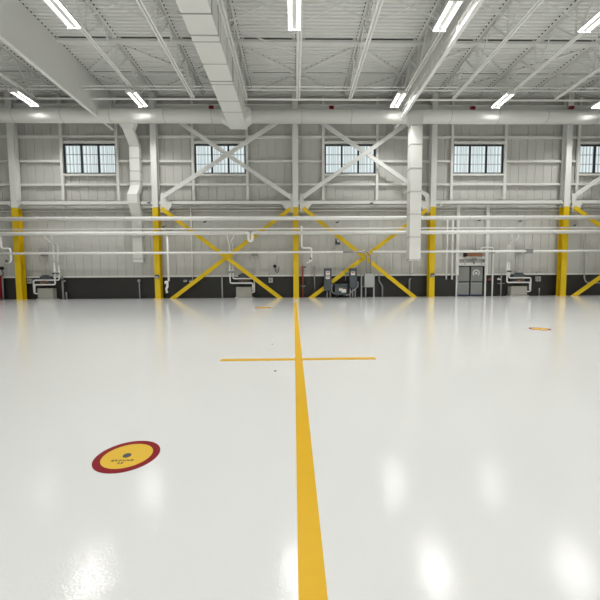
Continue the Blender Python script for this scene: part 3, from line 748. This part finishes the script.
# ------------------------------------------------------------------ electrical gear
def disconnect(x0, x1, y0, y1, lab, labels, posts, lever):
    Y = YC-.32
    a, c = P(x0, y0, Y), P(x1, y1, Y)
    t = thing('disconnect_switch', ((a.x+c.x)/2, Y, 0), lab, 'disconnect switch', 'dark disconnect switches')
    MB().box(a.x, c.x, Y, Y+.28, c.z, a.z).build('case', 'dgrey', t, bevel=.02)
    MB().box(a.x+.03, c.x-.03, Y-.02, Y, c.z+.06, a.z-.1).build('cover', 'dgrey', t, bevel=.008)
    for (u0, u1, v0, v1) in labels:
        p, q = P(u0, v0, Y-.02), P(u1, v1, Y-.02)
        lb = MB().box(p.x, q.x, Y-.026, Y-.02, q.z, p.z).build('label_plate', 'label', t)
        MB().box(p.x+.04, q.x-.04, Y-.03, Y-.026, (p.z+q.z)/2, p.z-.04).build('label_print', 'lpink', lb)
    for pxx in posts:
        X = PX(pxx, 294, Y); MB().cyl((X, Y+.14, 0), (X, Y+.14, c.z), .05, 10).build('conduit', 'galv', t)
    X = c.x if lever > 0 else a.x
    MB().box(X-.02*lever, X+.05*lever, Y+.05, Y+.12, c.z+.25, c.z+.6).build('lever', 'black', t)
disconnect(324.2, 331.7, 268.2, 291, 'taller dark disconnect switch with two white labels', [(325.8, 329.8, 271, 274.8), (325.8, 329.8, 275.6, 279)], (327.4, 330.5), 1)
disconnect(349.6, 357, 268, 288.2, 'shorter dark disconnect switch with one white label, left of the grey box', [(351, 355, 271.5, 275.2)], (350.5, 353, 355.5), 1)
Y = YC-.38; a, c = P(335, 284, Y), P(347.2, 294.8, Y)
t = thing('transformer', ((a.x+c.x)/2, Y, 0), 'dark squat transformer near the floor between the two disconnect switches', 'transformer')
MB().box(a.x, c.x, Y, Y+.45, c.z, a.z-.1).build('case', 'dgrey', t, bevel=.02)
MB().box(a.x-.04, c.x+.04, Y-.03, Y+.48, a.z-.1, a.z).build('top_cover', 'dgrey', t, bevel=.02)
MB().box(a.x+.1, a.x+.18, Y+.05, Y+.4, 0, c.z).box(c.x-.18, c.x-.1, Y+.05, Y+.4, 0, c.z).build('foot', 'black', t)
p = P(339, 288, Y); MB().box(p.x, p.x+.25, Y-.006, Y, p.z-.2, p.z).box(p.x+.18, p.x+.5, Y-.009, Y-.002, p.z-.32, p.z-.08).build('warning_label', 'label', t)
MB().box(p.x+.02, p.x+.24, Y-.012, Y-.006, p.z-.05, p.z).build('label_stripe', 'line', t)
for sg, X0, X1, zz in ((-1, a.x, PX(331.8, 290, Y), .95), (1, c.x, PX(357.5, 284, Y), 1.0)):
    MB().tube([(X1-.05*sg, Y+.1, zz), (X1, Y+.08, zz-.15), (X1, Y+.08, .35), (X0+.3*-sg, Y+.08, .2)] if sg < 0 else [(PX(358, 280, Y), Y+.1, 1.15), (PX(358.6, 285, Y), Y+.1, .8), (PX(352, 290, Y), Y-.02, .45), (PX(348.5, 294, Y), Y+.05, .2), (X0-.2, Y+.1, .16)], .035, 10, rad=.25).build('flexible_conduit', 'galv', t)
Y = YC-.42; a, c = P(364.8, 273.6, Y), P(373.8, 287.3, Y)
t = thing('electrical_box', ((a.x+c.x)/2, Y, 0), 'large light grey electrical box on two posts below the silver conduits', 'electrical box')
MB().box(a.x, c.x, Y, Y+.35, c.z, a.z).build('case', 'greybox', t, bevel=.02)
MB().box(a.x+.03, c.x-.03, Y-.015, Y, c.z+.03, a.z-.03).build('cover', 'greybox', t, bevel=.01)
for pxx, tp in ((361.7, 273), (374.2, 274)):
    X = PX(pxx, 287, Y+.3); MB().box(X-.045, X+.045, Y+.36, Y+.42, 0, PZ(pxx, tp, Y+.4)).build('post', 'greybox', t)
MB().box(PX(361.7, 287, Y+.3), PX(374.2, 287, Y+.3), Y+.35, Y+.38, c.z+.02, c.z+.08).build('cross_rail', 'greybox', t)
MB().cyl((a.x+.1, Y+.15, 0), (a.x+.1, Y+.15, c.z), .055, 10).build('conduit', 'galv', t)
vpipe([(345.6, 272), (345.2, 281)], .03, 'short thin conduit with a green tip above the transformer', 'galv', Y=YC-.1)
q = P(346.8, 273.3, YC-.1); tag(MB().cyl(q+Vector((-.05, 0, 0)), q+Vector((.05, 0, 0)), .05, 10).build('indicator_lamp', 'green'), 'tiny green indicator beside the shorter disconnect switch', 'indicator')

# ------------------------------------------------------------------ double door
Yd = YW-.1
def X_(px): return PX(px, 285, Yd)
zt = PZ(470, 266, Yd)
d = struct(MB().box(X_(457), X_(484.2), Yd+.02, YW+.1, 0, zt).build('door_1', 'black', loc=(X_(470), Yd, 0)))
for nm, (l0, l1) in (('left', (457.6, 468.9)), ('right', (470.6, 482.0))):
    lf = MB().box(X_(l0), X_(l1), Yd-.03, Yd+.02, .05, zt-.05).build('leaf', 'door', d, bevel=.008)
    zb_ = PZ(470, 281.8, Yd)
    MB().box(X_(l0)+.05, X_(l1)-.03, Yd-.1, Yd-.04, zb_-.04, zb_+.05).build('panic_bar', 'dgrey', lf)
    MB().box(X_(l0)+.02, X_(l1)-.02, Yd-.04, Yd-.03, zb_-.15, zb_-.09).build('rail', 'greybox', lf)
    MB().box(X_(l0)+.02, X_(l1)-.02, Yd-.045, Yd-.03, .05, .13).build('kick_strip', 'blue', lf)
q = P(476.2, 273, Yd-.04); b = MB(); n = 28
for i in range(n-7):
    t0 = -pi*.25+2*pi*i/n; t1 = -pi*.25+2*pi*(i+1)/n
    b.prism([(q.x+r_*cos(t_), q.z+r_*sin(t_)) for r_, t_ in ((.19, t0), (.26, t0), (.26, t1), (.19, t1))], Yd-.045, Yd-.03)
b.prism([(q.x-.13, q.z-.08), (q.x+.13, q.z-.08), (q.x+.06, q.z+.04), (q.x, q.z+.1), (q.x-.06, q.z+.04)], Yd-.045, Yd-.03)
b.build('round_emblem', 'label', d)
MB().box(X_(484.2), X_(485.6), Yd-.06, YW, 0, zt+.02).box(X_(455.6), X_(457), Yd-.06, YW, 0, zt+.02).build('jamb', 'white', d)
MB().box(X_(456.5), X_(486), Yd-.12, YW, zt+.02, zt+.24).build('header', 'white', d)
zh2 = PZ(470, 257.8, Yd)
MB().box(X_(457.5), X_(485.5), Yd-.12, YW, zh2-.09, zh2+.09).build('upper_header', 'white', d)
for px, yb_ in ((457.2, 274.5), (486.6, 273.5)):
    X = PX(px, 240, YE+.1)
    MB().box(X-.11, X+.11, YW-.26, YW-.17, zl if px < 460 else zl, zs202).build('door_post', 'white', d)
for px in (464, 480.5):
    MB().cyl((PX(px, 262, Yd), Yd-.14, zt+.1), (PX(px, 262, Yd), Yd-.14, PZ(px, 253, Yd)), .03, 8).build('drop_rod', 'greybox', d)
t = thing('door_heater', tuple(P(474, 257, YW-.4)), 'rust brown horizontal box with dark ends above the double doors', 'heater')
a, c = P(467.8, 252.6, YW-.45), P(482.8, 256.3, YW-.45)
MB().box(a.x, c.x, YW-.45, YW-.28, c.z, a.z-.03).build('case', 'brown', t, bevel=.02)
MB().box(a.x-.3, c.x+.12, YW-.42, YW-.27, a.z-.03, a.z+.04).build('top_cover', 'door', t)
a2, c2 = P(464.5, 252.8, YW-.45), P(466.6, 256.8, YW-.45); MB().box(a2.x, c2.x, YW-.45, YW-.28, c2.z, a2.z).build('dark_end', 'black', t)
a2, c2 = P(474.6, 250, YW-.45), P(476.8, 252.2, YW-.45); MB().box(a2.x, c2.x, YW-.42, YW-.3, c2.z-.02, a2.z).build('motor', 'black', t)
for px in (473, 475.8): MB().cyl((PX(px, 245, YW-.36), YW-.36, a.z), (PX(px, 245, YW-.36), YW-.36, z3p), .018, 6).build('hanging_wire', 'greybox', t)
a2, c2 = P(471.5, 258.5, Yd-.12), P(476, 264, Yd-.12)
tag(MB().box(a2.x, c2.x, Yd-.2, Yd-.12, c2.z+.25, a2.z).cyl(((a2.x+c2.x)/2, Yd-.16, c2.z+.25), ((a2.x+c2.x)/2, Yd-.16, c2.z+.02), .06, 10).build('door_sensor', 'door'), 'small grey green box between the two headers above the doors', 'sensor')

# ------------------------------------------------------------------ floor markings
def gx(px, py): return G(px, py).x
p0, p1_ = G(298.45, 600), G(327.5, 600); p2_, p3_ = G(294.9, 356), G(302.05, 356)
xl, xr = (p0.x+p2_.x)/2, (p1_.x+p3_.x)/2
ye = G(295.5, 302.8).y
b = MB(); sl = (p2_.x-p0.x)/(p2_.y-p0.y); sr = (p3_.x-p1_.x)/(p3_.y-p1_.y); s_ = (sl+sr)/2
def lx(x0, y): return x0+s_*(y-p0.y)
w_ = ((p1_.x-p0.x)+(p3_.x-p2_.x))/2
b.prism([(lx(p0.x, -2), -2), (lx(p0.x, -2)+w_, -2), (lx(p0.x, ye)+w_, ye), (lx(p0.x, ye), ye)], .0005, .003, 'z')
tag(b.build('floor_line', 'line', loc=(p0.x, 2, 0)), 'long yellow stripe on the white floor running from the camera to the wall', 'floor marking')
a, c = G(220.6, 360.2), G(375.6, 358.3)
q0, q1 = G(300, 358.2), G(300, 360.4); hw = (q0.y-q1.y)/2
b = MB().prism([(a.x, a.y-hw), (c.x, c.y-hw), (c.x, c.y+hw), (a.x, a.y+hw)], .0004, .0026, 'z')
tag(b.build('floor_line', 'line', loc=((a.x+c.x)/2, a.y, 0)), 'short yellow cross stripe on the floor crossing the long stripe', 'floor marking')

def text_mesh(txt, size, mm, parent, loc, rz):
    cu = bpy.data.curves.new('txt', 'FONT'); cu.body = txt; cu.size = size; cu.align_x = 'CENTER'; cu.align_y = 'CENTER'; cu.extrude = .0006; cu.space_character = 1.5; cu.offset = .0008
    o = bpy.data.objects.new('txt', cu); COL.objects.link(o)
    bpy.context.view_layer.update()
    me = bpy.data.meshes.new_from_object(o.evaluated_get(bpy.context.evaluated_depsgraph_get()))
    bpy.data.objects.remove(o); me.materials.clear(); me.materials.append(M[mm])
    n = bpy.data.objects.new('lettering', me); COL.objects.link(n); n.parent = parent; n.location = loc; n.rotation_euler = (0, 0, rz)
def ground_mark(cx, cy, r, lab, full, rz=0):
    t = thing('ground_marker', (cx, cy, 0), lab, 'floor decal', 'round ground markers on the floor')
    MB().annulus((cx, cy), r*.775, r, .0005, .003).build('red_ring', 'ringred', t)
    MB().disc((cx, cy), r*.775, .0005, .0028, 64).build('yellow_disc', 'disc', t)
    if full:
        g0 = G(127.1, 455.9)
        MB().disc((g0.x, g0.y), .03, .0028, .006, 32).box(g0.x-.022, g0.x+.022, g0.y-.003, g0.y+.003, .006, .0065).build('ground_stud', 'stud', t)
        g1, g2 = G(122.4, 460.9), G(120.2, 463.6)
        text_mesh('GROUND', .029, 'ltext', t, (g1.x-cx, g1.y-cy, .0038), rz)
        text_mesh('28', .031, 'ltext', t, (g2.x-cx, g2.y-cy, .0038), rz)
    else:
        MB().disc((cx, cy), .03, .0028, .006, 20).build('ground_stud', 'stud', t)
def fit_circle(xa, xb, ya, yb):
    # centre and radius of a floor circle whose picture spans these limits
    def pr(X, Y):
        dv = Vector((X, Y, -HC)); z = dv.dot(F); return 300+FPX*dv.dot(RR)/z, 300-FPX*dv.dot(UU)/z
    c0 = G((xa+xb)/2, (ya+yb)/2); X, Y, r = c0.x, c0.y, abs(G(xb, (ya+yb)/2).x-G(xa, (ya+yb)/2).x)/2
    for _ in range(60):
        pts = [pr(X+r*cos(i*pi/20), Y+r*sin(i*pi/20)) for i in range(40)]
        u0, u1 = min(p[0] for p in pts), max(p[0] for p in pts); v0, v1 = min(p[1] for p in pts), max(p[1] for p in pts)
        k = Y/FPX
        X += .6*((xa+xb)-(u0+u1))/2*k; Y -= .6*((ya+yb)-(v0+v1))/2*k*Y/HC; r *= 1+.5*((xb-xa)/(u1-u0)-1)
    return X, Y, r
c1 = fit_circle(91.8, 160.2, 441.0, 473.7)
ground_mark(c1[0], c1[1], c1[2], 'round red and yellow grounding marker lettered GROUND 28, nearest the camera', True, radians(2))
c2 = fit_circle(528.6, 551.4, 327, 331)
ground_mark(c2[0], c2[1], c2[2], 'round red and yellow grounding marker on the far right of the floor', False)
q = G(262.3, 307.6); ground_mark(q.x, q.y, .26+.12, 'distant round grounding marker near the wall, left of the long yellow line', False)
print('circles', c1, c2)
for x, y, l in ((272.3, 344.3, 'beyond'), (275.2, 371.1, 'in front of')):
    q = G(x, y); tag(MB().disc((q.x, q.y), .018, .0, .008, 12).build('floor_speck', 'dgrey'), 'tiny dark speck on the floor %s the short yellow cross stripe' % l, 'debris')

# ------------------------------------------------------------------ world and view
w = bpy.data.worlds.new('world'); S.world = w; w.use_nodes = True
bg = w.node_tree.nodes['Background']; bg.inputs['Color'].default_value = (.75, .85, .95, 1); bg.inputs['Strength'].default_value = 1
vs = S.view_settings; S.display_settings.display_device = 'sRGB'
vs.view_transform = 'Standard'; vs.look = 'None'; vs.exposure = 0; vs.gamma = 1; vs.use_curve_mapping = False
